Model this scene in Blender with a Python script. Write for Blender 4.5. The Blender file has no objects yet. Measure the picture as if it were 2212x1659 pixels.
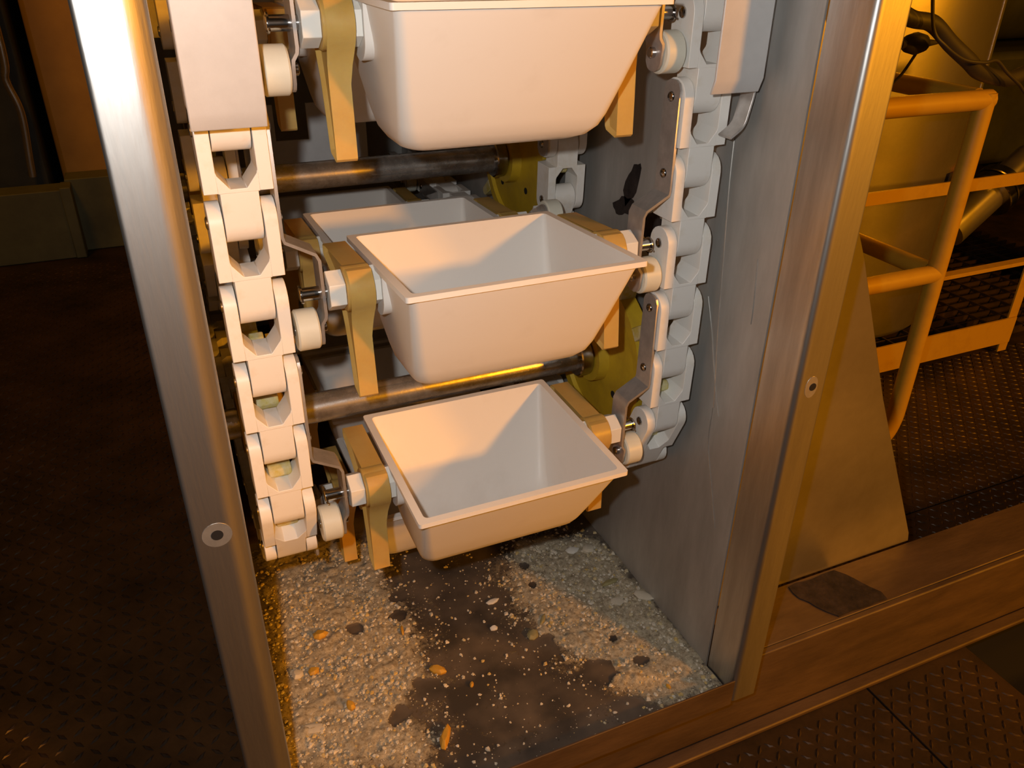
import bpy, bmesh, math, random
from mathutils import Vector, Matrix, noise
random.seed(7)
SC = bpy.context.scene
COL = SC.collection
R = math.radians

# ------------------------------------------------------------------ camera
FPX = 1745.0
YAW, PITCH, ROLL = R(24.08), R(29.15), R(-0.77)
fw = Vector((math.sin(YAW)*math.cos(PITCH), math.cos(YAW)*math.cos(PITCH), -math.sin(PITCH)))
rt = Vector((math.cos(YAW), -math.sin(YAW), 0))
dn = fw.cross(rt)
r2 = rt*math.cos(ROLL) + dn*math.sin(ROLL)
d2 = -rt*math.sin(ROLL) + dn*math.cos(ROLL)
cam = bpy.data.objects.new('camera', bpy.data.cameras.new('camera'))
COL.objects.link(cam)
cam.data.sensor_width = 36.0
cam.data.lens = 36.0*FPX/2212.0
cam.data.clip_start = 0.02
m = Matrix((r2, -d2, -fw)).transposed().to_4x4()
m.translation = (0, 0, 1.0)
cam.matrix_world = m
SC.camera = cam
CAM = Vector((0, 0, 1.0))

# ------------------------------------------------------------------ world, lights, exposure
SC.view_settings.view_transform = 'Standard'
SC.view_settings.look = 'None'
SC.view_settings.gamma = 1.0
SC.view_settings.exposure = 0.0
SC.view_settings.use_curve_mapping = False
w = bpy.data.worlds.new('world'); SC.world = w; w.use_nodes = True
w.node_tree.nodes['Background'].inputs[0].default_value = (0.55, 0.25, 0.05, 1)
w.node_tree.nodes['Background'].inputs[1].default_value = 0.016


def light(name, kind, loc, color, energy, size, target=None):
    d = bpy.data.lights.new(name, kind)
    d.color = color; d.energy = energy
    if kind == 'AREA':
        d.size = size
    else:
        d.shadow_soft_size = size
    o = bpy.data.objects.new(name, d); COL.objects.link(o); o.location = loc
    if target is not None:
        o.rotation_euler = (Vector(target) - Vector(loc)).to_track_quat('-Z', 'Y').to_euler()
    return o


# the camera's own flash, a little left of and above the lens
fl = light('camera_flash', 'SPOT', CAM - r2*0.058 - d2*0.045, (1.0, 0.985, 0.95), 27, 0.010, CAM + fw*2)
fl.data.energy = 18.5
fl.data.spot_size = R(95); fl.data.spot_blend = 0.6
# sodium lamps of the hall
SOD = (1.0, 0.365, 0.010)
light('sodium_lamp_front', 'AREA', (2.37, -2.85, 1.71), SOD, 104, 0.22, (0.45, 0.85, 0.4))
light('sodium_lamp_front_right', 'AREA', (3.1, -1.4, 1.6), SOD, 52, 0.22, (0.45, 0.85, 0.4))
light('sodium_lamp_left', 'AREA', (-0.9, 2.3, 2.4), SOD, 12, 0.4, (-0.15, 3.8, 0.6))
light('sodium_lamp_right', 'AREA', (3.4, -0.1, 3.0), SOD, 12, 0.5, (1.9, 1.8, 0.2))

# ------------------------------------------------------------------ materials
def mat(name, col, rough=0.5, metal=0.0, var=0.0, vscale=12.0, col2=None, bump=0.0, bscale=60.0, stretch=(1, 1, 1),
        spec=0.5, rvar=0.0, island=None, sss=0.0, ramp=(0.35, 0.7)):
    mt = bpy.data.materials.new(name); mt.use_nodes = True
    nt = mt.node_tree; b = nt.nodes['Principled BSDF']
    b.inputs['Base Color'].default_value = (*col, 1)
    b.inputs['Roughness'].default_value = rough
    b.inputs['Metallic'].default_value = metal
    b.inputs['Specular IOR Level'].default_value = spec
    if sss:
        b.inputs['Subsurface Weight'].default_value = sss
        b.inputs['Subsurface Radius'].default_value = (0.012, 0.007, 0.002)
        b.inputs['Subsurface Scale'].default_value = 0.6
    tc = nt.nodes.new('ShaderNodeTexCoord'); mp = nt.nodes.new('ShaderNodeMapping')
    mp.inputs['Scale'].default_value = stretch
    nt.links.new(tc.outputs['Object'], mp.inputs['Vector'])
    if col2 is not None or var:
        if col2 is None:
            col2 = tuple(c*(1-var) for c in col)
        n = nt.nodes.new('ShaderNodeTexNoise'); n.inputs['Scale'].default_value = vscale
        n.inputs['Detail'].default_value = 6; n.inputs['Roughness'].default_value = 0.65
        nt.links.new(mp.outputs[0], n.inputs['Vector'])
        rp = nt.nodes.new('ShaderNodeValToRGB')
        rp.color_ramp.elements[0].position = ramp[0]; rp.color_ramp.elements[1].position = ramp[1]
        rp.color_ramp.elements[0].color = (*col, 1); rp.color_ramp.elements[1].color = (*col2, 1)
        nt.links.new(n.outputs['Fac'], rp.inputs[0]); nt.links.new(rp.outputs[0], b.inputs['Base Color'])
        if rvar:
            mr = nt.nodes.new('ShaderNodeMapRange')
            mr.inputs['To Min'].default_value = rough-rvar; mr.inputs['To Max'].default_value = rough+rvar
            nt.links.new(n.outputs['Fac'], mr.inputs['Value']); nt.links.new(mr.outputs[0], b.inputs['Roughness'])
    if island:
        g = nt.nodes.new('ShaderNodeNewGeometry'); rp = nt.nodes.new('ShaderNodeValToRGB')
        while len(rp.color_ramp.elements) < len(island):
            rp.color_ramp.elements.new(0.5)
        for i, c in enumerate(island):
            rp.color_ramp.elements[i].position = i/(len(island)-1); rp.color_ramp.elements[i].color = (*c, 1)
        nt.links.new(g.outputs['Random Per Island'], rp.inputs[0]); nt.links.new(rp.outputs[0], b.inputs['Base Color'])
    if bump:
        n2 = nt.nodes.new('ShaderNodeTexNoise'); n2.inputs['Scale'].default_value = bscale
        n2.inputs['Detail'].default_value = 5
        nt.links.new(mp.outputs[0], n2.inputs['Vector'])
        bp = nt.nodes.new('ShaderNodeBump'); bp.inputs['Strength'].default_value = bump; bp.inputs['Distance'].default_value = 0.002
        nt.links.new(n2.outputs['Fac'], bp.inputs['Height']); nt.links.new(bp.outputs[0], b.inputs['Normal'])
    return mt


M = {}
M['steel'] = mat('brushed stainless', (.66, .65, .63), .40, .97, vscale=9, col2=(.42, .40, .38), stretch=(3, 3, .35), bump=.10, bscale=90, rvar=.08)
M['panel'] = mat('dull stainless panel', (.58, .57, .55), .50, .55, vscale=4, col2=(.36, .35, .33), stretch=(1, 2.2, .55), bump=.06, bscale=40, rvar=.06)
M['guide'] = mat('bead blasted stainless', (.74, .73, .73), .5, .4, var=.08, vscale=30, bump=.05, bscale=300)
M['chrome'] = mat('polished steel', (.62, .61, .60), .18, 1, vscale=25, col2=(.30, .28, .27), rvar=.08)
M['shaft'] = mat('dusty polished shaft', (.62, .60, .57), .27, .8, vscale=45, col2=(.30, .28, .26), rvar=.12, bump=.05, bscale=150)
M['bracket'] = mat('bracket stainless', (.60, .57, .55), .36, .65, var=.3, vscale=40, rvar=.08)
M['bucket'] = mat('cream bucket plastic', (.80, .765, .72), .42, 0, vscale=7, col2=(.70, .655, .60), ramp=(.55, .85), bump=.02, bscale=120, spec=.35)
M['chain'] = mat('white acetal chain', (.83, .81, .77), .38, 0, vscale=22, col2=(.68, .60, .46), ramp=(.52, .85), spec=.4)
M['roller'] = mat('ivory nylon roller', (.76, .75, .64), .4, 0, var=.08, vscale=30, spec=.4)
M['hex'] = mat('pale plastic block', (.82, .81, .76), .45, 0, var=.05)
M['amber'] = mat('amber nylon', (.60, .40, .125), .38, 0, vscale=16, col2=(.52, .31, .075), spec=.45, sss=.25, bump=.03, bscale=200)
M['wheel'] = mat('yellow cast wheel', (.60, .40, .02), .42, 0, vscale=18, col2=(.44, .28, .02), bump=.05, bscale=90)
M['tooth'] = mat('dusty yellow tooth', (.52, .42, .08), .7, 0, vscale=60, col2=(.62, .58, .42), bump=.4, bscale=180)
M['rust'] = mat('grimy painted base steel', (.11, .07, .042), .55, .15, vscale=10, col2=(.05, .03, .02), bump=.25, bscale=90, stretch=(.5, 2, 2), rvar=.1)
M['tar'] = mat('tarry patch', (.022, .018, .017), .8, 0, vscale=40, col2=(.05, .038, .034), bump=.8, bscale=120, spec=.1)
M['deck'] = mat('dirty deck steel', (.060, .036, .021), .52, .35, vscale=7, col2=(.014, .009, .006), bump=.2, bscale=120, rvar=.12)
M['lug'] = mat('worn tread steel', (.075, .046, .028), .45, .4, vscale=7, col2=(.022, .014, .009), rvar=.1)
M['yellow'] = mat('yellow rail paint', (.42, .26, .025), .45, 0, vscale=25, col2=(.33, .19, .02), ramp=(.5, .9), bump=.05, bscale=90)
M['clad'] = mat('tank cladding', (.62, .58, .52), .34, .9, vscale=6, col2=(.42, .38, .33), rvar=.08, bump=.05, bscale=40)
M['black'] = mat('black rubber', (.03, .026, .024), .55, 0, var=.3)
M['dark'] = mat('dark machine paint', (.045, .05, .042), .6, .1, var=.4, vscale=6)
M['green'] = mat('green painted curb', (.13, .14, .075), .6, 0, vscale=5, col2=(.08, .085, .05), bump=.1)
M['column'] = mat('tan painted column', (.40, .25, .05), .5, 0, vscale=4, col2=(.30, .18, .035))
M['red'] = mat('red tag', (.55, .10, .03), .5)
M['hole_shade'] = mat('dark bore', (.006, .005, .005), .9)  # near-black colour that paints in the shade of holes and the deck pit
M['weld'] = mat('ground bright metal', (.66, .64, .60), .38, .8, var=.2, vscale=60)
M['chip'] = mat('crumbs', (.6, .55, .45), .8, 0, island=[(.62, .55, .42), (.70, .66, .56), (.50, .42, .28), (.72, .68, .60), (.55, .47, .30), (.62, .45, .16)])
M['amberchip'] = mat('amber chip', (.62, .36, .05), .5, 0, vscale=40, col2=(.52, .28, .03), sss=.2)
M['paleflake'] = mat('pale flake', (.66, .60, .48), .8, 0, var=.15, vscale=60, bump=.3)
M['olive'] = mat('olive crumb', (.36, .31, .14), .75, 0, var=.3, vscale=60, bump=.4)
M['white'] = mat('white crumb', (.76, .74, .68), .8, 0, var=.1, vscale=60, bump=.3)


# powdery tray floor: steel covered where the 'powder' attribute and a noise say so
def powder_material():
    mt = bpy.data.materials.new('powdered tray floor'); mt.use_nodes = True
    nt = mt.node_tree; b = nt.nodes['Principled BSDF']
    tc = nt.nodes.new('ShaderNodeTexCoord')
    at = nt.nodes.new('ShaderNodeAttribute'); at.attribute_name = 'powder'
    n = nt.nodes.new('ShaderNodeTexNoise'); n.inputs['Scale'].default_value = 130; n.inputs['Detail'].default_value = 9
    n.inputs['Roughness'].default_value = .75
    n2 = nt.nodes.new('ShaderNodeTexNoise'); n2.inputs['Scale'].default_value = 14; n2.inputs['Detail'].default_value = 5
    nt.links.new(tc.outputs['Object'], n.inputs['Vector']); nt.links.new(tc.outputs['Object'], n2.inputs['Vector'])
    a1 = nt.nodes.new('ShaderNodeMath'); a1.operation = 'ADD'
    nt.links.new(at.outputs['Fac'], a1.inputs[0]); nt.links.new(n.outputs['Fac'], a1.inputs[1])
    s = nt.nodes.new('ShaderNodeMapRange'); s.inputs['From Min'].default_value = .92; s.inputs['From Max'].default_value = 1.04
    nt.links.new(a1.outputs[0], s.inputs['Value'])
    pc = nt.nodes.new('ShaderNodeValToRGB')
    pc.color_ramp.elements[0].position = .40; pc.color_ramp.elements[1].position = .66
    pc.color_ramp.elements[0].color = (.60, .53, .39, 1); pc.color_ramp.elements[1].color = (.21, .165, .10, 1)
    nt.links.new(n.outputs['Fac'], pc.inputs[0])
    dc = nt.nodes.new('ShaderNodeValToRGB')
    dc.color_ramp.elements[0].position = .35; dc.color_ramp.elements[1].position = .65
    dc.color_ramp.elements[0].color = (.05, .043, .038, 1); dc.color_ramp.elements[1].color = (.14, .11, .085, 1)
    nt.links.new(n2.outputs['Fac'], dc.inputs[0])
    mx = nt.nodes.new('ShaderNodeMix'); mx.data_type = 'RGBA'
    nt.links.new(s.outputs[0], mx.inputs['Factor']); nt.links.new(dc.outputs[0], mx.inputs[6]); nt.links.new(pc.outputs[0], mx.inputs[7])
    nt.links.new(mx.outputs[2], b.inputs['Base Color'])
    rr = nt.nodes.new('ShaderNodeMapRange'); rr.inputs['To Min'].default_value = .45; rr.inputs['To Max'].default_value = .95
    nt.links.new(s.outputs[0], rr.inputs['Value']); nt.links.new(rr.outputs[0], b.inputs['Roughness'])
    bp = nt.nodes.new('ShaderNodeBump'); bp.inputs['Strength'].default_value = .8; bp.inputs['Distance'].default_value = .003
    h = nt.nodes.new('ShaderNodeMath'); h.operation = 'MULTIPLY'
    nt.links.new(s.outputs[0], h.inputs[0]); nt.links.new(n.outputs['Fac'], h.inputs[1])
    nt.links.new(h.outputs[0], bp.inputs['Height']); nt.links.new(bp.outputs[0], b.inputs['Normal'])
    return mt


M['powder'] = powder_material()


# ------------------------------------------------------------------ builders
class MB:
    def __init__(s):
        s.v = []; s.f = []

    def add(s, vs, fs):
        o = len(s.v); s.v += [tuple(p) for p in vs]; s.f += [tuple(i+o for i in f) for f in fs]; return s

    def box(s, x0, x1, y0, y1, z0, z1):
        return s.add([(x0, y0, z0), (x1, y0, z0), (x1, y1, z0), (x0, y1, z0), (x0, y0, z1), (x1, y0, z1), (x1, y1, z1), (x0, y1, z1)],
                     [(0, 3, 2, 1), (4, 5, 6, 7), (0, 1, 5, 4), (1, 2, 6, 5), (2, 3, 7, 6), (3, 0, 4, 7)])

    def prism(s, pts, x0, x1, axis='x'):
        """extrude a closed outline: axis x -> pts are (y,z); y -> (x,z); z -> (x,y)"""
        n = len(pts)
        def P(a, p):
            return (a, p[0], p[1]) if axis == 'x' else ((p[0], a, p[1]) if axis == 'y' else (p[0], p[1], a))
        vs = [P(x0, p) for p in pts] + [P(x1, p) for p in pts]
        fs = [(i, (i+1) % n, n+(i+1) % n, n+i) for i in range(n)] + [tuple(range(n))[::-1], tuple(range(n, 2*n))]
        return s.add(vs, fs)

    def ring(s, prof, center, axis='x', n=32, a0=0.0, a1=2*math.pi):
        """lathe an open (offset along axis, radius) profile"""
        c = Vector(center); full = abs(a1-a0-2*math.pi) < 1e-6
        k = n if full else n+1; vs = []
        for (h, r) in prof:
            for i in range(k):
                a = a0+(a1-a0)*i/n; u, q = r*math.cos(a), r*math.sin(a)
                d = (h, u, q) if axis == 'x' else ((u, h, q) if axis == 'y' else (u, q, h))
                vs.append(c+Vector(d))
        fs = []
        for j in range(len(prof)-1):
            for i in range(n):
                i2 = (i+1) % k
                fs.append((j*k+i, j*k+i2, (j+1)*k+i2, (j+1)*k+i))
        return s.add(vs, fs)

    def cyl(s, x0, x1, r, center, axis='x', n=24, ch=0.0):
        p = [(x0, 0.0001), (x0, r-ch), (x0+ch, r), (x1-ch, r), (x1, r-ch), (x1, 0.0001)] if ch else [(x0, 0.0001), (x0, r), (x1, r), (x1, 0.0001)]
        return s.ring(p, center, axis, n)

    def tube(s, pts, r, n=12):
        pts = [Vector(p) for p in pts]; vs = []; fs = []
        up = Vector((0.13, 0.2, 1)).normalized()
        for i, p in enumerate(pts):
            t = (pts[min(i+1, len(pts)-1)]-pts[max(i-1, 0)]).normalized()
            a = t.cross(up)
            if a.length < 1e-3: a = t.cross(Vector((1, 0, 0)))
            a.normalize(); b = t.cross(a)
            for k in range(n):
                q = 2*math.pi*k/n; vs.append(p+a*r*math.cos(q)+b*r*math.sin(q))
        for i in range(len(pts)-1):
            for k in range(n):
                fs.append((i*n+k, i*n+(k+1) % n, (i+1)*n+(k+1) % n, (i+1)*n+k))
        fs.append(tuple(range(n))); fs.append(tuple(range((len(pts)-1)*n, len(pts)*n)))
        return s.add(vs, fs)

    def mesh(s, name, angle=35):
        me = bpy.data.meshes.new(name); me.from_pydata(s.v, [], s.f)
        bm = bmesh.new(); bm.from_mesh(me); bmesh.ops.remove_doubles(bm, verts=bm.verts, dist=1e-6)
        bmesh.ops.recalc_face_normals(bm, faces=bm.faces); bm.to_mesh(me); bm.free()
        if angle:
            me.polygons.foreach_set('use_smooth', [True]*len(me.polygons)); me.set_sharp_from_angle(angle=R(angle))
        return me

    def build(s, name, material, parent=None, loc=(0, 0, 0), bevel=0.0, angle=35, seg=2):
        return obj(name, s.mesh(name, angle), material, parent, loc, bevel, seg)


def obj(name, me, material, parent=None, loc=(0, 0, 0), bevel=0.0, seg=2):
    if material is not None and not me.materials:
        me.materials.append(M[material])
    o = bpy.data.objects.new(name, me); COL.objects.link(o)
    o.location = loc
    if parent is not None:
        o.parent = parent
    if bevel:
        md = o.modifiers.new('bevel', 'BEVEL'); md.width = bevel; md.segments = seg; md.limit_method = 'ANGLE'; md.angle_limit = R(35)
        md.harden_normals = False
    return o


def tag(o, label, cat, group=None):
    o['label'] = label; o['category'] = cat
    if group: o['group'] = group
    return o


def thing(name, label, cat, loc=(0, 0, 0), rot=(0, 0, 0), group=None):
    o = bpy.data.objects.new(name, None); COL.objects.link(o); o.empty_display_size = .05
    o.location = loc; o.rotation_euler = rot
    return tag(o, label, cat, group)


def struct(o):
    o['kind'] = 'structure'; return o


def copy_tree(o, parent=None):
    c = o.copy(); COL.objects.link(c); c.parent = parent
    for ch in list(o.children):
        copy_tree(ch, c)
    return c


def smooth_path(pts, n=8):
    P = [Vector(p) for p in pts]; out = []
    for i in range(len(P)-1):
        p0, p1, p2, p3 = P[max(i-1, 0)], P[i], P[i+1], P[min(i+2, len(P)-1)]
        for k in range(n):
            t = k/n
            out.append(.5*((2*p1)+(-p0+p2)*t+(2*p0-5*p1+4*p2-p3)*t*t+(-p0+3*p1-3*p2+p3)*t*t*t))
    out.append(P[-1]); return out


def fillet(pts, rad, n=6):
    """round the inner corners of an open 2D polyline"""
    out = [Vector(pts[0])]
    for i in range(1, len(pts)-1):
        a, b, c = Vector(pts[i-1]), Vector(pts[i]), Vector(pts[i+1]); r = rad[i-1] if isinstance(rad, (list, tuple)) else rad
        u, v = (a-b).normalized(), (c-b).normalized(); p, q = b+u*r, b+v*r
        e = .0004
        out.append(p+u*e)
        for k in range(n+1):
            t = k/n; out.append((1-t)**2*p+2*t*(1-t)*b+t*t*q)
        out.append(q+v*e)
    out.append(Vector(pts[-1])); return out


def sheet(pts, th, a0, a1, axis='z'):
    """a bent sheet: 2D polyline given thickness th to its left, extruded along axis"""
    pts = [Vector(p) for p in pts]; L = []
    for i, p in enumerate(pts):
        t = (pts[min(i+1, len(pts)-1)]-pts[max(i-1, 0)]).normalized(); L.append(p+Vector((-t.y, t.x))*th)
    return MB().prism([tuple(p) for p in pts]+[tuple(p) for p in L[::-1]], a0, a1, axis)


def ray(px, py):
    return (r2*((px-1106)/FPX) + d2*((py-829.5)/FPX) + fw)


def onz(px, py, z):
    d = ray(px, py); return CAM + d*((z-1.0)/d.z)


# ------------------------------------------------------------------ layout constants
DECK = -0.18
TRAY = -0.03
XC = 0.3425              # middle of the machine
XW = 0.668               # inner face of the right side panel
XL = 0.012               # inner face of the left side panel
YF = 0.645               # front plane of the casing flanges
PITCHL = 0.0905
CH_OFF = 0.2705          # chain centre from the middle

# ------------------------------------------------------------------ deck (the floor)
floor = bpy.data.objects.new('floor', None); COL.objects.link(floor); struct(floor)
plates = [(-3.2, -.72, -1.2, 6.0), (-.716, 1.0, -1.2, 6.0), (1.004, 1.25, -1.2, 1.0), (1.25, 3.2, -1.2, .44), (1.25, 3.2, .678, 1.0), (1.004, 3.2, 1.004, 6.0), (3.204, 6.5, -1.2, 6.0)]
for (x0, x1, y0, y1) in plates:
    MB().box(x0, x1, y0, y1, DECK-.012, DECK).build('deck_plate', 'deck', floor, bevel=.001)
MB().box(-3.3, 6.6, -1.3, 6.1, DECK-.12, DECK-.10).build('sub_floor', 'hole_shade', floor)  # near-black colour paints in the darkness at the bottom of the pit
lug = MB()
def lugs(x0, x1, y0, y1, sp):
    nx, ny = int((x1-x0)/sp), int((y1-y0)/sp)
    for i in range(nx):
        for j in range(ny):
            x, y = x0+(i+.5)*sp, y0+(j+.5)*sp
            if -.02 < x < .72 and .66 < y < 2.3: continue
            if .64 < y < .82: continue
            if x > 1.23 and .43 < y < .82: continue
            a = R(45) if (i+j) % 2 else R(-45)
            ca, sa = math.cos(a), math.sin(a); L, W, Hh = sp*.50, sp*.15, sp*.10
            v = [(x+ca*p-sa*q, y+sa*p+ca*q, DECK+h) for (p, q, h) in ((-L, 0, 0), (0, -W, 0), (L, 0, 0), (0, W, 0), (-L*.55, 0, Hh), (L*.55, 0, Hh))]
            lug.add(v, [(0, 1, 4), (1, 5, 4), (1, 2, 5), (2, 3, 5), (3, 4, 5), (3, 0, 4)])
lugs(.5, 3.0, .2, 1.55, .021)
lugs(-1.5, .0, .5, 3.5, .026)
lo = lug.build('tread_lugs', 'lug', floor, angle=0); lo['kind'] = 'stuff'

# ------------------------------------------------------------------ base beam and gusset
bb = thing('base_beam', 'long grimy brown steel base beam running out under the casing', 'beam', (1.2, .73, DECK))
def bbp(mb, name, m_, **k): return mb.build(name, m_, bb, (-1.2, -.73, -DECK), **k)
bbp(MB().prism([(-1.5, DECK+.001), (2.6, DECK+.001), (2.6, -.012), (.72, -.012), (.72, -.058), (-1.5, -.058)], .68, .692, 'y'), 'front_web', 'rust', bevel=.003)
bbp(MB().box(.72, 2.6, .692, .795, -.024, -.012), 'top_flange', 'rust', bevel=.002)
bbp(MB().box(-1.5, 2.6, .655, .679, DECK+.001, DECK+.011), 'toe', 'rust', bevel=.003)
pt = []
random.seed(3)
for k in range(22):
    a = 2*math.pi*k/22; c, s_ = math.cos(a), math.sin(a)
    sq = 1/max(abs(c), abs(s_)); rr = .95+.09*random.random()
    pt.append((.965+.062*c*min(sq, 1.4)*rr-.022*s_, .742+.046*s_*min(sq, 1.4)*rr))
bbp(MB().prism(pt, -.0118, -.0098, 'z'), 'tar_patch', 'tar')
g = MB().prism([(XW+.07, -.011), (1.195, -.011), (1.19, .01), (1.02, .345), (.905, .6), (.80, .80), (XW+.07, .95)], .797, .805, 'y').build('gusset_plate', 'clad', None, bevel=.001)
tag(g, 'tapering flat steel gusset plate standing on the base beam beside the right post', 'plate')

# ------------------------------------------------------------------ casing
cs = thing('elevator_casing', 'open stainless casing with side panels, flanges and a crumb covered tray', 'casing', (XC, 1.2, TRAY))
def csp(mb, name, m_, **k): return mb.build(name, m_, cs, (-XC, -1.2, -TRAY), **k)
ZT = 1.6
csp(MB().box(XW, XW+.003, .712, 2.3, -.06, ZT), 'right_panel', 'panel')
rf = sheet(fillet([(XW+.002, .709), (XW+.002, YF), (.716, YF), (.716, YF+.05)], [.010, .004], 8), .0028, -.045, ZT)
rfo = csp(rf, 'right_flange', 'steel')
csp(MB().box(XL-.003, XL, .70, 2.3, -.06, ZT), 'left_panel', 'panel')
lf = sheet(fillet([(.017, .70), (.017, YF+.009), (.005, YF), (-.031, YF), (-.031, YF+.05)], [.004, .007, .004], 8), -.0028, -.06, ZT)
lfo = csp(lf, 'left_flange', 'steel')
csp(MB().box(XL-.02, XW+.03, 2.3, 2.303, -.06, ZT), 'end_panel', 'panel')
csp(MB().box(XL, XW, 1.78, 1.783, .82, ZT), 'inner_back_panel', 'panel')
csp(MB().box(XL, XW, 1.783, 2.3, .82, .823), 'duct_roof', 'panel')
csp(MB().box(.012, XW+.004, YF+.0012, YF+.0042, -.052, 0.0), 'front_lip', 'rust', bevel=.0008)
# black discs painting the shade of bolt holes, on ground rims, one per flange
def disc(x, y, z, r, name, m_, par, t=.0005, sx=1.0, n=24):
    b = MB().cyl(-t, 0, r, (0, 0, 0), 'y', n)
    o = b.build(name, m_, par, (x-XC, y-1.2, z-TRAY)); o.scale = (sx, 1, 1); return o
disc(-.0095, YF, .509, .0135, 'ground_spot', 'weld', cs, .0003)
disc(-.0095, YF-.0003, .509, .0055, 'bolt_hole_shade', 'hole_shade', cs, .0004)
disc(.693, YF, .515, .015, 'ground_spot', 'weld', cs, .0003, .65)
disc(.695, YF-.0003, .515, .0052, 'bolt_hole_shade', 'hole_shade', cs, .0004)

def onx(px, py, X):
    d = ray(px, py); return CAM + d*(X/d.x)
def wall_patch(pts, name, m_, t=.0008):
    q = [onx(px, py, XW) for px, py in pts]
    csp(MB().prism([(p.y, p.z) for p in q], XW-t, XW+.0005), name, m_)
for line_ in ([(1597, 215), (1583, 330), (1574, 420), (1563, 560), (1552, 700), (1547, 800), (1542, 880)], [(1530, 640), (1538, 720), (1543, 800), (1552, 900)],
              [(1540, 880), (1530, 960), (1536, 1040), (1544, 1140)], [(1637, 560), (1628, 660), (1622, 700)]):
    q = [onx(px, py, XW) for px, py in line_]
    csp(MB().tube(smooth_path([(XW-.0002, p.y, p.z) for p in q], 4), .0009, 6), 'sealant_streak', 'weld')
random.seed(5)
def blob(cx, cy, rx, ry, rot, n=18):
    o = []
    for k in range(n):
        a_ = 6.283*k/n; r_ = 1+.13*math.sin(2*a_+cx)+.10*math.sin(5*a_+cy)+random.uniform(-.07, .07); x, y = rx*r_*math.cos(a_), ry*r_*math.sin(a_)
        o.append((cx+x*math.cos(rot)-y*math.sin(rot), cy+x*math.sin(rot)+y*math.cos(rot)))
    return o
wall_patch(blob(1366, 395, 13, 48, .25), 'grease_smear', 'tar', .0004)
wall_patch(blob(1347, 445, 20, 22, .3), 'grease_smear', 'tar', .0004)
wall_patch(blob(1408, 500, 22, 50, .3), 'grease_smear', 'tar', .0004)
csp(MB().box(.17, .42, 1.70, 1.704, .56, .63).box(.17, .235, 1.70, 1.704, .63, .70).box(.30, .42, 1.70, 1.704, .63, .70), 'notched_crossplate', 'guide')

# tray floor with powder
def seg_d(p, a, b):
    a = Vector(a); b = Vector(b); p = Vector(p); t = max(0, min(1, (p-a).dot(b-a)/(b-a).length_squared)); return (p-(a+(b-a)*t)).length
def inpoly(p, poly):
    c = False; n = len(poly)
    for i in range(n):
        (x0, y0), (x1, y1) = poly[i], poly[i-1]
        if (y0 > p[1]) != (y1 > p[1]) and p[0] < (x1-x0)*(p[1]-y0)/(y1-y0)+x0: c = not c
    return c
def fp(px, py):
    q = onz(px, py, TRAY); return (q.x, q.y)
heavy = [[fp(*q) for q in ((560, 1170), (830, 1165), (840, 1250), (905, 1340), (935, 1470), (900, 1540), (960, 1600), (930, 1680), (600, 1680))],
         [fp(*q) for q in ((1100, 1160), (1300, 1150), (1590, 1490), (1440, 1540), (1330, 1500), (1240, 1440), (1170, 1390), (1110, 1320), (1080, 1250))]]
bare = [(fp(858, 1290), .012), (fp(925, 1490), .018), (fp(862, 1545), .013), (fp(768, 1358), .012), (fp(1170, 1402), .022), (fp(1290, 1450), .024),
        (fp(1360, 1535), .018), (fp(1383, 1428), .010), (fp(860, 1330), .010), (fp(1134, 1225), .008), (fp(1150, 1265), .006), (fp(1325, 1381), .005)]
def powder(x, y):
    v = .30
    for poly in heavy:
        if inpoly((x, y), poly):
            d = min(seg_d((x, y), poly[i], poly[i-1]) for i in range(len(poly))); v = max(v, .42+min(.26, d*7))
        else:
            d = min(seg_d((x, y), poly[i], poly[i-1]) for i in range(len(poly))); v = max(v, .42-d*2.2)
    v += .10*noise.noise((x*22, y*22, 3))+.07*noise.noise((x*60, y*60, 8))
    for c, r in bare:
        d = math.hypot(x-c[0], y-c[1])*(1+.55*noise.noise((x*55, y*55, 2)))
        if d < r*1.35: v -= .5*min(1, (r*1.35-d)/(r*.4))
    return v
NX, NY = 190, 190
gx0, gx1, gy0, gy1 = XL, XW, YF+.004, 1.30
vs = []; att = []
for j in range(NY+1):
    for i in range(NX+1):
        x = gx0+(gx1-gx0)*i/NX; y = gy0+(gy1-gy0)*j/NY
        p = powder(x, y); att.append(p)
        h = max(0, p-.36)*(.010+.014*noise.noise((x*28, y*28, 1)))+max(0, p-.36)*.010*noise.noise((x*90, y*90, 5))
        vs.append((x, y, TRAY+max(0, h)))
fs = [(j*(NX+1)+i, j*(NX+1)+i+1, (j+1)*(NX+1)+i+1, (j+1)*(NX+1)+i) for j in range(NY) for i in range(NX)]
me = bpy.data.meshes.new('tray_floor'); me.from_pydata(vs, [], fs)
a = me.attributes.new('powder', 'FLOAT', 'POINT'); a.data.foreach_set('value', att)
me.polygons.foreach_set('use_smooth', [True]*len(fs))
obj('tray_floor', me, 'powder', cs, (-XC, -1.2, -TRAY))
csp(MB().box(XL, XW, 1.30, 2.3, TRAY-.002, TRAY), 'tray_floor', 'rust')

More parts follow.
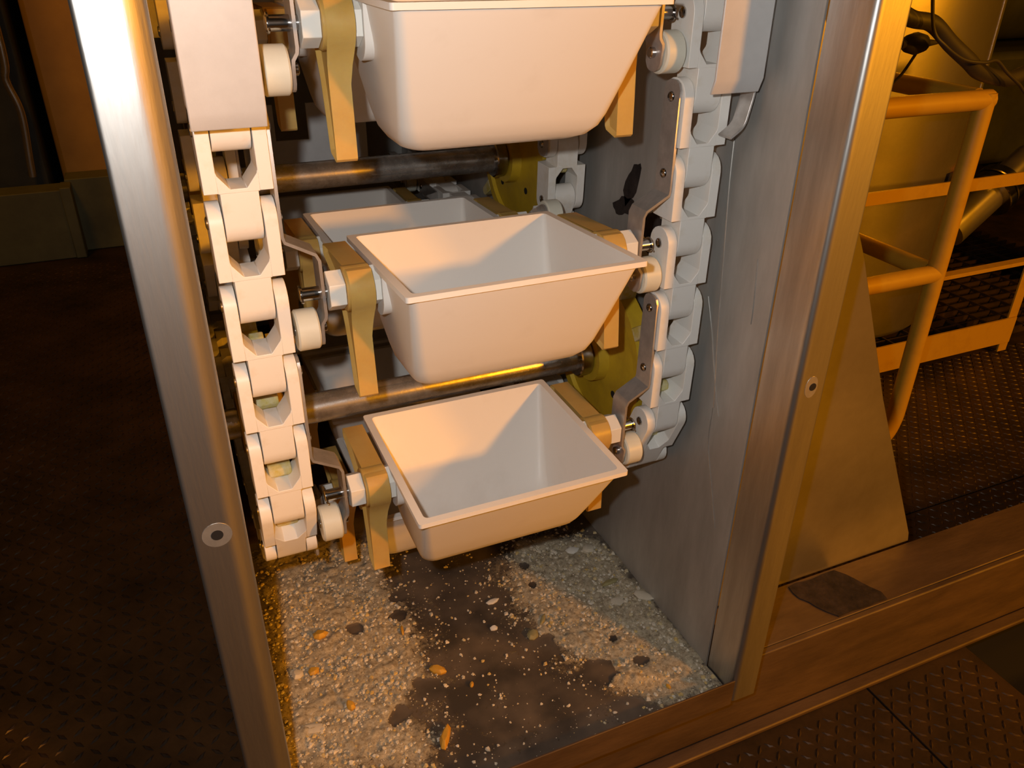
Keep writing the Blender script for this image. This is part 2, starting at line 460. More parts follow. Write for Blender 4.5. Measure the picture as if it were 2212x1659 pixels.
# crumbs too many to count
random.seed(11)
cr = MB()
def chip(mb, x, y, z, s, flat=.5):
    a = random.random()*6.28; n = random.choice((4, 5, 5, 6)); vs = []
    for k in range(n):
        t = a+6.28*k/n+random.uniform(-.25, .25); r = s*random.uniform(.6, 1.1)
        vs.append((x+r*math.cos(t), y+r*math.sin(t), z))
    h = s*flat*random.uniform(.6, 1.4); dx, dy = random.uniform(-.2, .2)*s, random.uniform(-.2, .2)*s
    top = [(x+(p[0]-x)*.62+dx, y+(p[1]-y)*.62+dy, z+h*random.uniform(.8, 1.2)) for p in vs]
    f = [(k, (k+1) % n, n+(k+1) % n, n+k) for k in range(n)]+[tuple(range(n, 2*n))]
    mb.add(vs+top, f)
cnt = 0
while cnt < 9500:
    x = random.uniform(XL+.004, XW-.004); y = random.uniform(YF+.008, 1.22); p = powder(x, y)
    if random.random() < max(.075, (p-.22)*1.9):
        s = .0009+.0042*random.random()**4
        if p < .35: s *= .8
        chip(cr, x, y, TRAY+max(0, p-.36)*.011-.0004, s); cnt += 1
co = cr.build('crumbs', 'chip', None, angle=0); co['kind'] = 'stuff'
tag(co, 'pale crumbs and powder scattered over the tray floor', 'crumbs')

# countable larger bits lying on the tray
def bit(px, py, sx, sy, h, m_, label, name, rz=0.0, cat='fragment', group=None, n=7):
    x, y = fp(px, py); z = TRAY+max(0, powder(x, y)-.36)*.012
    rnd = random.Random(px*7+py); b = []; t = []; md = []
    for k in range(n):
        q = 6.283*k/n; r = rnd.uniform(.82, 1.12)
        b.append((sx*r*math.cos(q)*.9, sy*r*math.sin(q)*.9, 0)); md.append((sx*r*math.cos(q), sy*r*math.sin(q), h*.45*rnd.uniform(.8, 1.2)))
        t.append((sx*r*.6*math.cos(q), sy*r*.6*math.sin(q), h*rnd.uniform(.75, 1.15)))
    mb = MB().add(b+md+t, [(k, (k+1) % n, n+(k+1) % n, n+k) for k in range(n)]+[(n+k, n+(k+1) % n, 2*n+(k+1) % n, 2*n+k) for k in range(n)]+[tuple(range(2*n, 3*n)), tuple(range(n))[::-1]])
    o = mb.build(name, m_, None, (x, y, z-.0005), bevel=.0006, angle=50); o.rotation_euler.z = rz
    return tag(o, label, cat, group)
bit(692, 1378, .013, .0095, .010, 'amberchip', 'squarish amber chunk on the tray nearest the left post', 'amber_fragment')
bit(945, 1450, .015, .009, .011, 'amberchip', 'lumpy amber chunk on the dark middle of the tray', 'amber_fragment', R(-40))
bit(758, 1531, .0075, .0095, .010, 'amberchip', 'small square amber chunk in the cream powder, low on the tray', 'amber_fragment', R(10))
bit(962, 1597, .023, .0075, .012, 'amberchip', 'long upright amber sliver near the front lip of the tray', 'amber_fragment', R(62))
bit(678, 1455, .010, .009, .007, 'amberchip', 'dull amber lump half buried in powder by the left post', 'amber_fragment', R(20))
bit(644, 1462, .010, .011, .007, 'paleflake', 'pale orange flake touching the left post', 'pale_flake', R(25))
bit(869, 1366, .012, .003, .005, 'amberchip', 'thin amber stick standing out beside bare dark spots', 'amber_stick', R(80))
bit(1019, 1480, .006, .004, .006, 'amberchip', 'tiny amber crumb right of the lumpy amber chunk', 'amber_fragment', R(60))
bit(678, 1577, .020, .010, .003, 'paleflake', 'broad pale flake lying flat at the front left of the tray', 'pale_flake', R(-20))
bit(1317, 1262, .020, .007, .005, 'olive', 'ragged yellowish shaving in the powder by the right panel', 'yellow_shaving', R(5))
bit(1332, 1302, .015, .011, .003, 'paleflake', 'flat four sided pale flake below the ragged shaving', 'pale_flake', R(-25), n=5)
bit(1389, 1290, .019, .012, .005, 'paleflake', 'pale curled flake leaning against the right panel', 'pale_flake', R(-50))
bit(1172, 1343, .014, .004, .005, 'olive', 'olive stick at the edge of the right hand powder', 'olive_fragment', R(50))
bit(1150, 1373, .013, .010, .008, 'olive', 'roundish olive lump above a bare dark spot', 'olive_fragment', R(60))
bit(1443, 1487, .004, .006, .005, 'amberchip', 'small yellow grain near the right end of the lip', 'amber_fragment')
bit(1067, 1358, .007, .006, .005, 'white', 'round white crumb alone on the dark middle of the tray', 'white_crumb')
bit(1064, 1300, .013, .007, .004, 'white', 'oblong white flake under the lowest bucket', 'white_flake', R(10))
bit(1236, 1193, .014, .011, .005, 'white', 'white flake just behind the lowest bucket, left of a pair', 'white_flake')
bit(1270, 1190, .013, .012, .006, 'paleflake', 'greyish flake just behind the lowest bucket, right of a pair', 'pale_flake', R(30))

# ------------------------------------------------------------------ chain guides
def guide(sgn, label):
    t = thing('chain_guide', label, 'cover', (XC+sgn*.274, .79, .845))
    x0, x1 = -.033, .033
    yf = -.022
    b = MB().prism([(yf, 1.6-.845), (yf, .016), (yf+.006, 0.0), (yf+.008, 0.0005), (yf+.003, .0165), (yf+.003, 1.6-.845)], x0, x1, 'x')
    b.build('front_sheet', 'guide', t, bevel=.0012)
    # side return only on the outer side
    xo = sgn*.033
    MB().box(min(xo, xo-sgn*.003), max(xo, xo-sgn*.003), yf+.002, yf+.028, .018, 1.6-.845).build('side_return', 'guide', t, bevel=.0012)
    return t
guide(-1, 'bright stainless cover in front of the top of the left chain')
guide(1, 'grey stainless cover in front of the top of the right chain')
hk = sheet(fillet([(.0, .075), (.004, .05), (-.004, .012), (-.022, 0)], .008, 4), .003, -.012, .012, 'y').build('hook_bracket', 'bracket', None, (.652, .80, .792), bevel=.0006)
tag(hk, 'small bent steel hook on the right panel under the right cover', 'bracket')

# ------------------------------------------------------------------ chain path
def resample(path, pitch, fix):
    """points every pitch along a dense path so that one lands nearest fix"""
    s = [0.0]
    for a_, b_ in zip(path, path[1:]): s.append(s[-1]+math.hypot(b_[0]-a_[0], b_[1]-a_[1]))
    k = min(range(len(path)), key=lambda i: (path[i][0]-fix[0])**2+(path[i][1]-fix[1])**2); s0 = s[k] % pitch
    out = []; i = 0; t = s0; fi = None
    while t <= s[-1]:
        while s[i+1] < t: i += 1
        u = (t-s[i])/(s[i+1]-s[i]); out.append((path[i][0]+(path[i+1][0]-path[i][0])*u, path[i][1]+(path[i+1][1]-path[i][1])*u))
        if abs(t-s[k]) < pitch*.4: fi = len(out)-1
        t += pitch
    return out, fi
RW = PITCHL/(2*math.sin(R(15)))
YO, ZL = 0.838, 0.408
YI, ZU = 1.184, 0.645
LC = (YO+RW, ZL); UC = (YI+RW, ZU)
def line(a_, b_, n=400): return [(a_[0]+(b_[0]-a_[0])*i/n, a_[1]+(b_[1]-a_[1])*i/n) for i in range(n)]
po = line((YO, 1.28), (YO, ZL), 900)+[(LC[0]-RW*math.cos(R(a_)), LC[1]-RW*math.sin(R(a_))) for a_ in [x*.5 for x in range(0, 180)]]+line((LC[0], LC[1]-RW), (2.15, LC[1]-RW), 600)
pi_ = line((2.15, UC[1]-RW), (UC[0], UC[1]-RW), 600)+[(UC[0]-RW*math.cos(R(a_)), UC[1]-RW*math.sin(R(a_))) for a_ in [90-x*.5 for x in range(0, 180)]]+line((YI, ZU), (YI, 1.28), 600)
PO, fo = resample(po, PITCHL, (YO, .653))
PI, fi = resample(pi_, PITCHL, (YI+.002, .616))

def stadium(ztop, zbot, r, n=10, flat_top=False, flat_bot=False):
    """(y,z) outline, straight sides at +-r"""
    pts = []
    if flat_top: pts += [(r, ztop), (-r, ztop)]
    else: pts += [(r*math.cos(math.pi*k/n), ztop+r*math.sin(math.pi*k/n)) for k in range(n+1)]
    if flat_bot: pts += [(-r, zbot), (r, zbot)]
    else: pts += [(-r*math.cos(math.pi*k/n), zbot-r*math.sin(math.pi*k/n)) for k in range(n+1)]
    return pts
RL = .0215
def link_mesh():
    b = MB()
    for s_ in (-1, 1):
        x0, x1 = sorted((s_*.0195, s_*.033))
        b.prism(stadium(0, -.057, RL, flat_bot=True), x0, x1)
    # bridge with the chamfered window bottom, seen from the front
    b.prism([(-.0198, -.036), (-.0185, -.040), (-.008, -.0535), (.008, -.0535), (.0185, -.040), (.0198, -.036), (.0198, -.0575), (-.0198, -.0575)], -RL, RL, 'y')
    b.prism(stadium(-.056, -PITCHL, RL-.0005, flat_top=True), -.0182, .0182)
    me = bpy.data.meshes.new('link'); me.from_pydata(b.v, [], b.f)
    bm = bmesh.new(); bm.from_mesh(me); bmesh.ops.recalc_face_normals(bm, faces=bm.faces); bm.to_mesh(me); bm.free()
    me.polygons.foreach_set('use_smooth', [True]*len(me.polygons)); me.set_sharp_from_angle(angle=R(40))
    me.materials.append(M['chain']); return me
LINK = link_mesh()
PIN = MB().ring([(-.0352, .0001), (-.0352, .0045), (-.0345, .0062), (-.033, .0066), (.033, .0066), (.0345, .0062), (.0352, .0045), (.0352, .0001)], (0, 0, 0), 'x', 14).mesh('pin'); PIN.materials.append(M['chrome'])

def bracket_mesh(sg):
    """strip in the x-z plane; origin at the bucket pivot, +z towards the rivets; x is measured from the machine middle"""
    path = [(.2352, .200, .010), (.2352, .197, .024), (.2352, .190, .032), (.2352, .072, .034), (.2335, .066, .034), (.2035, .049, .034), (.2002, .042, .034),
            (.1992, -.020, .034), (.2000, -.025, .034), (.2040, -.031, .034), (.2045, -.036, .034), (.2045, -.052, .030), (.2045, -.058, .022), (.2045, -.061, .010)]
    t = .0017; vs = []
    for i, (x, z, wd) in enumerate(path):
        a_, b_ = path[max(i-1, 0)], path[min(i+1, len(path)-1)]
        d = Vector((b_[0]-a_[0], b_[1]-a_[1])).normalized(); nx, nz = -d.y*t, d.x*t
        for (e, y) in ((1, -wd/2), (1, wd/2), (-1, wd/2), (-1, -wd/2)):
            vs.append((sg*(x+e*nx), y, z+e*nz))
    fs = []
    for i in range(len(path)-1):
        for k in range(4):
            fs.append((i*4+k, i*4+(k+1) % 4, (i+1)*4+(k+1) % 4, (i+1)*4+k))
    n = len(path)-1; fs += [(0, 1, 2, 3), (n*4, n*4+1, n*4+2, n*4+3)]
    me = MB().add(vs, fs).mesh('bracket', 30); me.materials.append(M['bracket']); return me
BRK = {s_: bracket_mesh(s_) for s_ in (-1, 1)}
def sx(s_, a_, b_): return (min(s_*a_, s_*b_), max(s_*a_, s_*b_))
ROL, RIV, PVP, AXL = {}, {}, {}, {}
for s_ in (-1, 1):
    x0, x1 = sx(s_, .2075, .2325)
    ROL[s_] = MB().cyl(x0, x1, .0235, (0, 0, -.041), 'x', 32, .002).mesh('roller', 40); ROL[s_].materials.append(M['roller'])
    x0, x1 = sx(s_, .2305, .2362)
    RIV[s_] = MB().ring([(x0 if s_ > 0 else x1, .0001), ((x0 if s_ > 0 else x1), .004), (s_*.232, .006), (s_*.2362, .0062)], (0, 0, 0), 'x', 14).mesh('rivet', 50); RIV[s_].materials.append(M['chrome'])
    x0, x1 = sx(s_, .188, .2235)
    b = MB().cyl(x0, x1, .0075, (0, 0, 0), 'x', 18, .0008); x0, x1 = sx(s_, .2205, .2222); b.cyl(x0, x1, .0098, (0, 0, 0), 'x', 18)
    b.tube([(s_*.2213, -.012, -.005), (s_*.2213, .012, .006)], .0011, 6)
    PVP[s_] = b.mesh('pivot_pin', 40); PVP[s_].materials.append(M['chrome'])
    x0, x1 = sx(s_, .197, .234)
    AXL[s_] = MB().cyl(x0, x1, .006, (0, 0, -.041), 'x', 14, .001).mesh('axle', 40); AXL[s_].materials.append(M['chrome'])

def rot_of(dy, dz):
    return math.atan2(-dy, dz)

def pivot_of(P, i): return (2*P[i+1][0]-P[i][0], 2*P[i+1][1]-P[i][1])
def rivets(P, f):
    """indices i of links that carry brackets: pivot would be at P[i+2]"""
    return [i for i in range(len(P)-2) if (i+2-f) % 3 == 0]
BUCKETS = []
def chain(P, f, s_, name, label, zbase, run, over=None):
    cx = XC+s_*CH_OFF
    t = thing(name, label, 'chain', (cx, P[len(P)//2][0] if run == 'x' else P[f][0], zbase))
    ox, oy, oz = t.location
    first = None
    for i in range(len(P)-1):
        (y0, z0), (y1, z1) = P[i], P[i+1]
        L = math.hypot(y1-y0, z1-z0)
        o = obj('link', LINK, None, t, (0, y0-oy, z0-oz), .0022 if first is None else 0, 2)
        if first is None: first = o
        else:
            md = o.modifiers.new('bevel', 'BEVEL'); md.width = .0022; md.segments = 2; md.limit_method = 'ANGLE'; md.angle_limit = R(35)
        o.rotation_euler.x = rot_of(-(y1-y0)/L, -(z1-z0)/L)
        obj('pin', PIN, None, o)
    for i in rivets(P, f):
        py, pz = pivot_of(P, i)
        if over and i in over: py, pz = over[i]
        dy, dz = P[i+1][0]-py, P[i+1][1]-pz; L = math.hypot(dy, dz)
        o = obj('bracket', BRK[s_], None, t, (XC-ox, py-oy, pz-oz)); o.rotation_euler.x = rot_of(dy/L, dz/L)
        obj('roller', ROL[s_], None, o); obj('axle', AXL[s_], None, o); obj('pivot_pin', PVP[s_], None, o)
        for k in (1, 2): obj('rivet', RIV[s_], None, o, (0, 0, k*PITCHL))
    return t
ov = {}
for i in rivets(PO, fo):
    if i+2 == fo+6: ov[i] = (1.075, .205)
    if i+2 == fo+9: ov[i] = (1.345, .228)
    if i+2 == fo+12: ov[i] = (1.616, .2335)
chain(PO, fo, -1, 'conveyor_chain', 'white plastic link chain hanging down behind the left post', .2, 'z', ov)
chain(PO, fo, 1, 'conveyor_chain', 'white plastic link chain running down along the right side panel', .2, 'z', ov)
chain(PI, fi, -1, 'conveyor_chain', 'shadowed white plastic chain of the inner run behind the left chain', .47, 'x')
chain(PI, fi, 1, 'conveyor_chain', 'white plastic chain of the inner run on the rear yellow wheel', .47, 'x')

# ------------------------------------------------------------------ buckets
def rrect(hx, hy, r, n=5):
    pts = []
    for (cx, cy, a0) in ((hx-r, hy-r, 0), (-hx+r, hy-r, 90), (-hx+r, -hy+r, 180), (hx-r, -hy+r, 270)):
        for k in range(n+1):
            a_ = R(a0+90*k/n); pts.append((cx+r*math.cos(a_), cy+r*math.sin(a_)))
    return pts
def bucket_shell():
    t = .0035
    # outer wall going down, (z, hx, hy, corner radius)
    out = [(.019, .1335, .1215, .009), (-.02, .1275, .101, .011), (-.06, .1215, .0795, .013), (-.092, .1165, .0625, .016), (-.106, .1135, .053, .018), (-.116, .107, .042, .020), (-.1215, .097, .029, .020), (-.123, .085, .018, .015)]
    rings = [(.022, .1335+t*.3, .1215+t*.3, .010)]
    seq = []
    for (z, hx, hy, r) in out[::-1]: seq.append((z, hx, hy, r))          # outside, bottom to rim
    seq += [(.0185, .1395, .1275, .004), (.0245, .1395, .1275, .004)]       # rim flange
    inn = [(z+(t if i > 3 else 0), hx-t, hy-t, max(r-t*.6, .004)) for i, (z, hx, hy, r) in enumerate(out)]
    inn[0] = (.0245, .1335-t, .1215-t, .006)
    seq += inn                                                            # inside, rim to bottom
    vs = []; n = None
    for (z, hx, hy, r) in seq:
        p = rrect(hx, hy, r); n = len(p); vs += [(x, y, z) for x, y in p]
    fs = []
    for j in range(len(seq)-1):
        for k in range(n): fs.append((j*n+k, j*n+(k+1) % n, (j+1)*n+(k+1) % n, (j+1)*n+k))
    fs.append(tuple(range(n))[::-1]); fs.append(tuple(range((len(seq)-1)*n, len(seq)*n)))
    me = MB().add(vs, fs).mesh('bucket_shell', 28); me.materials.append(M['bucket']); return me
def boss_mesh(s_):
    n = 14; r = .024
    pts = [(r, .0184), (0, .0184), (-r, .0184)]+[(-r*math.cos(math.pi*k/n), -.012-r*math.sin(math.pi*k/n)) for k in range(n+1)]
    k = len(pts)
    inner = [(s_*(.1335-(.019-z)*.1512-.0022), y, z) for (y, z) in pts]; outer = [(s_*.1362, y, z) for (y, z) in pts]
    mb = MB().add(inner+outer, [(i, (i+1) % k, k+(i+1) % k, k+i) for i in range(k)]+[tuple(range(k))[::-1], tuple(range(k, 2*k))])
    me = mb.mesh('boss', 30); me.materials.append(M['bucket']); return me
def hexpr(x0, x1, af):
    r = af/math.sqrt(3); return [(r*math.cos(R(60*k+30)), r*math.sin(R(60*k+30))) for k in range(6)]
def arm_mesh(s_):
    prof = [(.112, .0205), (.108, .0235), (-.004, .0245)]
    prof += [(.0285*math.cos(R(a_)), .0285*math.sin(R(a_))) for a_ in (122, 136, 150, 164, 178, 192, 206, 218)]
    prof += [(-.0185, -.024), (-.0150, -.036), (-.0145, -.055), (-.0165, -.085), (-.0185, -.126), (-.015, -.129), (.006, -.124), (.009, -.120),
             (.016, -.085), (.024, -.055), (.037, -.030), (.056, -.0125), (.080, -.002), (.110, .008), (.113, .012)]
    x0, x1 = sx(s_, .1450, .1725)
    b = MB().prism(prof, x0, x1)
    me = bpy.data.meshes.new('guide_arm'); me.from_pydata(b.v, [], b.f)
    bm = bmesh.new(); bm.from_mesh(me); bmesh.ops.recalc_face_normals(bm, faces=bm.faces)
    caps = [f for f in bm.faces if len(f.verts) > 8]
    for f in caps:
        bmesh.ops.inset_region(bm, faces=[f], thickness=.0042, depth=-.0055, use_even_offset=True)
    # the leg is a little narrower in x than the hub
    for v in bm.verts:
        if v.co.z < -.018:
            k = min(1, (-.018-v.co.z)/.04); k = k*k*(3-2*k); v.co.x = s_*(.1725-(.1725-abs(v.co.x))*(1-.2*k))
    bm.to_mesh(me); bm.free()
    b2 = MB().cyl(*sx(s_, .1445, .1752), .0255, (0, 0, 0), 'x', 24, .001)
    o = len(me.vertices)
    bm = bmesh.new(); bm.from_mesh(me); tmp = b2.mesh('tmp', 0); bm.from_mesh(tmp); bm.to_mesh(me); bm.free(); bpy.data.meshes.remove(tmp)
    me.polygons.foreach_set('use_smooth', [True]*len(me.polygons)); me.set_sharp_from_angle(angle=R(38))
    me.materials.append(M['amber']); return me
SHELL = bucket_shell(); BOSS = {s_: boss_mesh(s_) for s_ in (-1, 1)}; ARM = {s_: arm_mesh(s_) for s_ in (-1, 1)}
HEXO, HEXI = {}, {}
for s_ in (-1, 1):
    x0, x1 = sx(s_, .1755, .1935)
    HEXO[s_] = MB().prism(hexpr(x0, x1, .040), x0, x1).mesh('hex_block', 20); HEXO[s_].materials.append(M['hex'])
    x0, x1 = sx(s_, .1366, .1444)
    HEXI[s_] = MB().prism(hexpr(x0, x1, .040), x0, x1).mesh('hex_spacer', 20); HEXI[s_].materials.append(M['hex'])
proto = None
def bucket(y, z, tilt, label):
    """tilt > 0 lifts the front rim"""
    global proto
    if proto is None:
        t = thing('bucket', label, 'bucket', group='elevator buckets')
        obj('bucket_shell', SHELL, None, t)
        for s_ in (-1, 1):
            obj('trunnion_boss', BOSS[s_], None, t); obj('guide_arm', ARM[s_], None, t, bevel=.0024)
            obj('hex_block', HEXO[s_], None, t, bevel=.0007); obj('hex_spacer', HEXI[s_], None, t)
        proto = t
    else:
        t = copy_tree(proto); t['label'] = label
    t.location = (XC, y, z); t.rotation_euler = (-R(tilt), 0, 0)
    return t
names_o = {fo-3: ('top cream plastic bucket, cut by the upper edge of the picture', 0), fo: ('middle one of the three front cream plastic buckets', 3.6),
           fo+3: ('lowest of the three front cream plastic buckets, just above the tray', -1.0), fo+6: ('grey looking bucket tucked behind the lowest front bucket', 1.0),
           fo+9: ('dark bucket on the bottom run, second behind the lowest front bucket', 0), fo+12: ('rearmost dark bucket of the bottom run', 0)}
for i in rivets(PO, fo):
    if i+2 in names_o:
        py, pz = ov.get(i, pivot_of(PO, i)); lb, tl = names_o[i+2]; bucket(py, pz, tl, lb)
names_i = {fi: ('cream bucket of the inner run directly behind the middle front bucket', 2.0), fi+3: ('shadowed bucket of the inner run behind the top front bucket', 0),
           fi-3: ('dim grey bucket farther back under the upper shaft', 0), fi-6: ('rearmost dim bucket of the inner run', 0)}
for i in rivets(PI, fi):
    if i+2 in names_i:
        py, pz = pivot_of(PI, i); lb, tl = names_i[i+2]; bucket(py, pz, tl, lb)

# ------------------------------------------------------------------ shafts with wheels
def wheel_set(c, r, name, label, wlabel, zero):
    t = thing(name, label, 'shaft', (XC, c[0], c[1]))
    MB().cyl(-.325, .325, r, (0, 0, 0), 'x', 40, .002).build('shaft', 'shaft', t)
    for s_ in (-1, 1):
        b = MB(); h0 = s_*CH_OFF
        pr = [(-.030, .0001+r), (-.030, .043), (-.013, .045), (-.010, .060), (-.007, .112), (-.013, .116), (-.013, .132), (.013, .132), (.013, .116), (.007, .112), (.010, .06), (.013, .045), (.030, .043), (.030, r+.0001)]
        b.ring(pr, (h0, 0, 0), 'x', 64)
        wv = b.build('wheel', 'wheel', t)
        MB().cyl(*sx(s_, .218, .239), r+.010, (0, 0, 0), 'x', 32, .002).build('collar', 'chrome', t)
        for k in range(12):
            q = zero+R(15+30*k)
            u = MB().prism([(-.0105, .130), (.0105, .130), (.0085, .166), (.0045, .171), (-.0045, .171), (-.0085, .166)], -.0135, .0135)
            o = u.build('tooth', 'tooth', wv, (h0, 0, 0), bevel=.0015); o.rotation_euler.x = q
        for k in range(4):
            q = R(40+90*k); d = MB().cyl(-.0004, .0004, .006, (0, 0, 0), 'x', 12).build('bore_shade', 'hole_shade', wv, (h0-s_*.0098, .075*math.cos(q), .075*math.sin(q)))  # thin black disc on the web, painting the shade of a bore
    return t
# teeth sit in the windows, half way between pins
a_ = PO[fo+4]; z0 = math.atan2(-(a_[0]-LC[0]), a_[1]-LC[1])
wheel_set(LC, .0215, 'lower_shaft', 'lower polished shaft with two big yellow wheels between the front buckets', '', z0)
a_ = PI[fi-2]; z1 = math.atan2(-(a_[0]-UC[0]), a_[1]-UC[1])
wheel_set(UC, .0225, 'upper_shaft', 'upper dusty polished shaft with yellow wheels under the top bucket', '', z1)

# ------------------------------------------------------------------ right background
gr = thing('guard_rail', 'yellow tubular guard rail with a corner post bent in at its foot', 'railing', (1.665, 1.25, DECK))
ox, oy, oz = gr.location
def grp(mb, name, m_='yellow'): return mb.build(name, m_, gr, (-ox, -oy, -oz), angle=50)
PX, PYY = 1.662, 1.25
grp(MB().tube(smooth_path([(PX, PYY, .715), (PX, PYY, .3), (PX, PYY, -.02), (PX-.004, PYY, -.11), (PX-.03, PYY, -.155), (PX-.09, PYY, -.158), (PX-.5, PYY, -.158)], 6), .0215, 16), 'corner_post')
grp(MB().tube([(PX+.012, PYY, .700), (PX-.8, PYY, .700)], .0215, 16), 'top_rail')
grp(MB().tube([(PX, PYY, .303), (PX-.8, PYY, .303)], .0215, 16), 'middle_rail')
grp(MB().tube([(PX, PYY+.02, .700), (PX, PYY+.55, .700)], .0215, 16), 'top_rail')
grp(MB().tube([(PX, PYY+.02, .303), (PX, PYY+.55, .303)], .0215, 16), 'middle_rail')
pf = thing('platform', 'yellow edged platform with steel grating right of the tank', 'platform', (2.2, 2.0, DECK))
ox2, oy2, oz2 = pf.location
def pfp(mb, name, m_, **k): return mb.build(name, m_, pf, (-ox2, -oy2, -oz2), **k)
pfp(MB().box(1.2, 2.43, 1.5, 1.508, -.136, -.048), 'kick_plate', 'yellow', bevel=.001)
pfp(MB().box(1.2, 3.4, 1.5, 1.53, .134, .146), 'middle_bar', 'yellow', bevel=.001)
pfp(MB().box(1.2, 3.4, 1.5, 1.508, .395, .430), 'upper_bar', 'yellow', bevel=.001)
pfp(MB().box(2.40, 2.44, 1.508, 1.514, -.17, .14), 'end_post', 'yellow', bevel=.001)
gt = MB()
for k in range(24): y = 1.56+k*.042; gt.box(1.5, 3.3, y, y+.006, -.15, -.125)
for k in range(17): x = 1.52+k*.105; gt.box(x, x+.006, 1.56, 2.55, -.132, -.122)
go = pfp(gt, 'grating', 'deck'); go['kind'] = 'stuff'
tk = thing('clad_tank', 'tall metal clad tank glowing orange behind the guard rail', 'tank', (2.04, 2.115, -.12))
MB().cyl(0, 2.6, .45, (0, 0, 0), 'z', 96).build('cladding', 'clad', tk)
for z in (.45, 1.02): MB().cyl(z, z+.012, .4515, (0, 0, 0), 'z', 96).build('band', 'clad', tk)
for az in (-62, -118):
    q = R(az); MB().box(-.004, .004, -.001, .002, .0, 2.6).build('seam', 'bracket', tk, (.4505*math.cos(q), .4505*math.sin(q), 0)).rotation_euler.z = q+R(90)
tg = thing('label_plate', 'red and black label plate on the clad tank beside the corner post', 'label', (2.215, 1.69, .34))
MB().box(0, .115, -.003, 0, 0, .055).build('red_field', 'red', tg); MB().box(-.055, 0, -.003, 0, 0, .052).build('black_field', 'black', tg)
tg.rotation_euler.z = R(18)
h = MB().tube(smooth_path([(1.33, 1.27, .90), (1.376, 1.24, .868), (1.434, 1.235, .857), (1.499, 1.235, .818), (1.56, 1.235, .785), (1.61, 1.24, .760), (1.693, 1.25, .742), (1.757, 1.26, .742), (1.95, 1.3, .78)], 8), .016, 12).build('hose', 'black', None, angle=60)
tag(h, 'thick dark hose lying over the corner of the guard rail', 'hose')
h = MB().tube(smooth_path([(1.37, 1.2, .93), (1.40, 1.2, .852), (1.43, 1.19, .822), (1.49, 1.19, .795), (1.55, 1.19, .787), (1.598, 1.20, .787), (1.645, 1.205, .762), (1.70, 1.21, .735), (1.748, 1.22, .712), (1.85, 1.25, .70)], 8), .0035, 8).build('cable', 'black', None, angle=60)
tag(h, 'thin cable looping down across the dark hose', 'cable')
pl = thing('plug_connector', 'dark oval plug hanging on a cable in front of the tank', 'connector', (1.475, 1.3, .813))
MB().ring([(-.045, .001), (-.045, .012), (-.03, .008), (-.022, .017), (0, .022), (.022, .017), (.032, .008), (.06, .004), (.075, .001)], (0, 0, 0), 'x', 16).build('plug_body', 'black', pl, angle=60)
MB().tube(smooth_path([(.008, 0, -.02), (.006, .02, -.06), (-.004, .04, -.1), (-.01, .06, -.2), (-.02, .15, -.55)], 6), .003, 8).build('lead', 'black', pl, angle=60)
pp = thing('flanged_pipe', 'steel pipe with a bolted clamp at the right edge behind the railing', 'pipe', (2.6, 1.9, .15))
d = Vector((2.9, 1.95, .30))-Vector((2.45, 1.88, .06)); dl = d.length
def along(mb, name, m_):
    o = mb.build(name, m_, pp, (2.45-2.6, 1.88-1.9, .06-.15)); o.rotation_euler = d.to_track_quat('Z', 'Y').to_euler(); return o
along(MB().cyl(.08, dl+.02, .055, (0, 0, 0), 'z', 32), 'pipe_body', 'clad')
along(MB().cyl(.30, .335, .085, (0, 0, 0), 'z', 32, .003), 'flange', 'chrome')
along(MB().cyl(.342, .377, .085, (0, 0, 0), 'z', 32, .003), 'flange', 'chrome')
dr = thing('green_drum', 'dark green rounded drum at the right edge above the grating', 'drum', (3.12, 1.72, -.12))
MB().ring([(0, .001), (0, .17), (.02, .2), (.30, .2), (.34, .17), (.36, .001)], (0, 0, 0), 'z', 40).build('drum_body', 'dark', dr, angle=50)
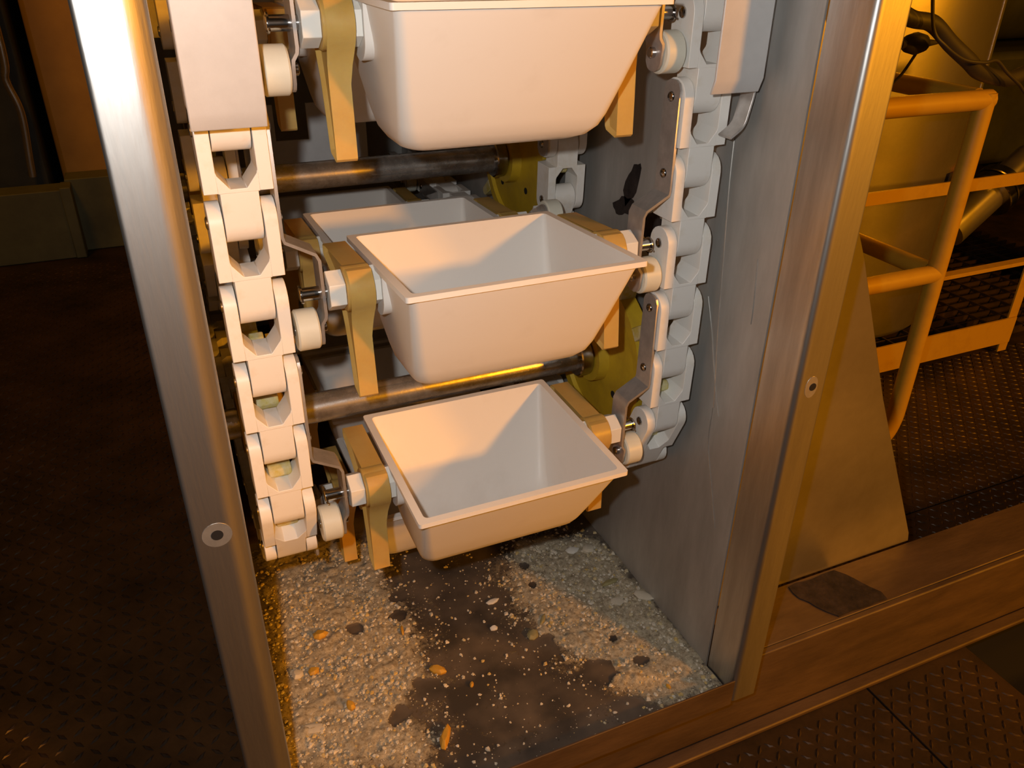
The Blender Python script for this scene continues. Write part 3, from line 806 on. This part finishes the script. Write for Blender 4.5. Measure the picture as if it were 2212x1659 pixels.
MB().cyl(.15, .165, .203, (0, 0, 0), 'z', 40).build('hoop', 'dark', dr)
mc = thing('dark_machine', 'dark green machine housing in the upper right corner', 'machine', (3.9, 2.9, DECK))
MB().box(-.55, .8, -.3, .5, .25, .75).build('lower_housing', 'dark', mc, bevel=.03)
MB().cyl(-.55, .8, .22, (0, -.1, 1.0), 'x', 40, .03).build('motor_body', 'dark', mc)
MB().box(-.5, -.4, -.2, .3, .001, .25).build('foot', 'dark', mc, bevel=.01); MB().box(.6, .7, -.2, .3, .001, .25).build('foot', 'dark', mc, bevel=.01)

# ------------------------------------------------------------------ left background
cu = thing('low_curb', 'low green painted curb wall on the dark deck at the far left', 'curb', (-.6, 3.6, DECK))
MB().box(-1.9, .262, -.02, .10, .001, .28).build('curb_wall', 'green', cu, bevel=.004)
MB().box(.262, .9, .06, .18, .001, .30).build('curb_wall', 'green', cu, bevel=.004)
MB().box(.245, .285, -.03, .07, .001, .29).build('curb_post', 'green', cu, bevel=.004)
cl = MB().box(-.35, .6, 3.79, 4.3, DECK+.001, 2.6).build('column', 'column', None, bevel=.02)
tag(cl, 'broad tan column glowing orange behind the left post', 'column')
cb = thing('dark_cabinet', 'dark cabinet standing behind the green curb at the left edge', 'cabinet', (-1.0, 4.0, DECK))
MB().box(-1.2, .61, -.27, .4, .001, 2.6).build('cabinet_body', 'dark', cb, bevel=.01)
MB().box(.36, .40, -.285, -.27, .55, 1.1).build('door_edge', 'column', cb, bevel=.003)
pv = MB().tube(smooth_path([(-.435, 3.69, 1.2), (-.43, 3.69, .62), (-.445, 3.69, .5), (-.425, 3.69, .38), (-.44, 3.69, .2), (-.445, 3.69, .135)], 6), .014, 12).build('hanging_pipe', 'clad', None, angle=60)
tag(pv, 'thin bent pale pipe in front of the dark cabinet', 'pipe')

# back wall of the hall
wb = MB().box(-3.3, 6.6, 6.0, 6.1, DECK-.1, 4.5).build('wall_back', 'dark'); struct(wb)
wr = MB().box(6.5, 6.6, -1.2, 6.0, DECK-.1, 4.5).build('wall_right', 'dark'); struct(wr)
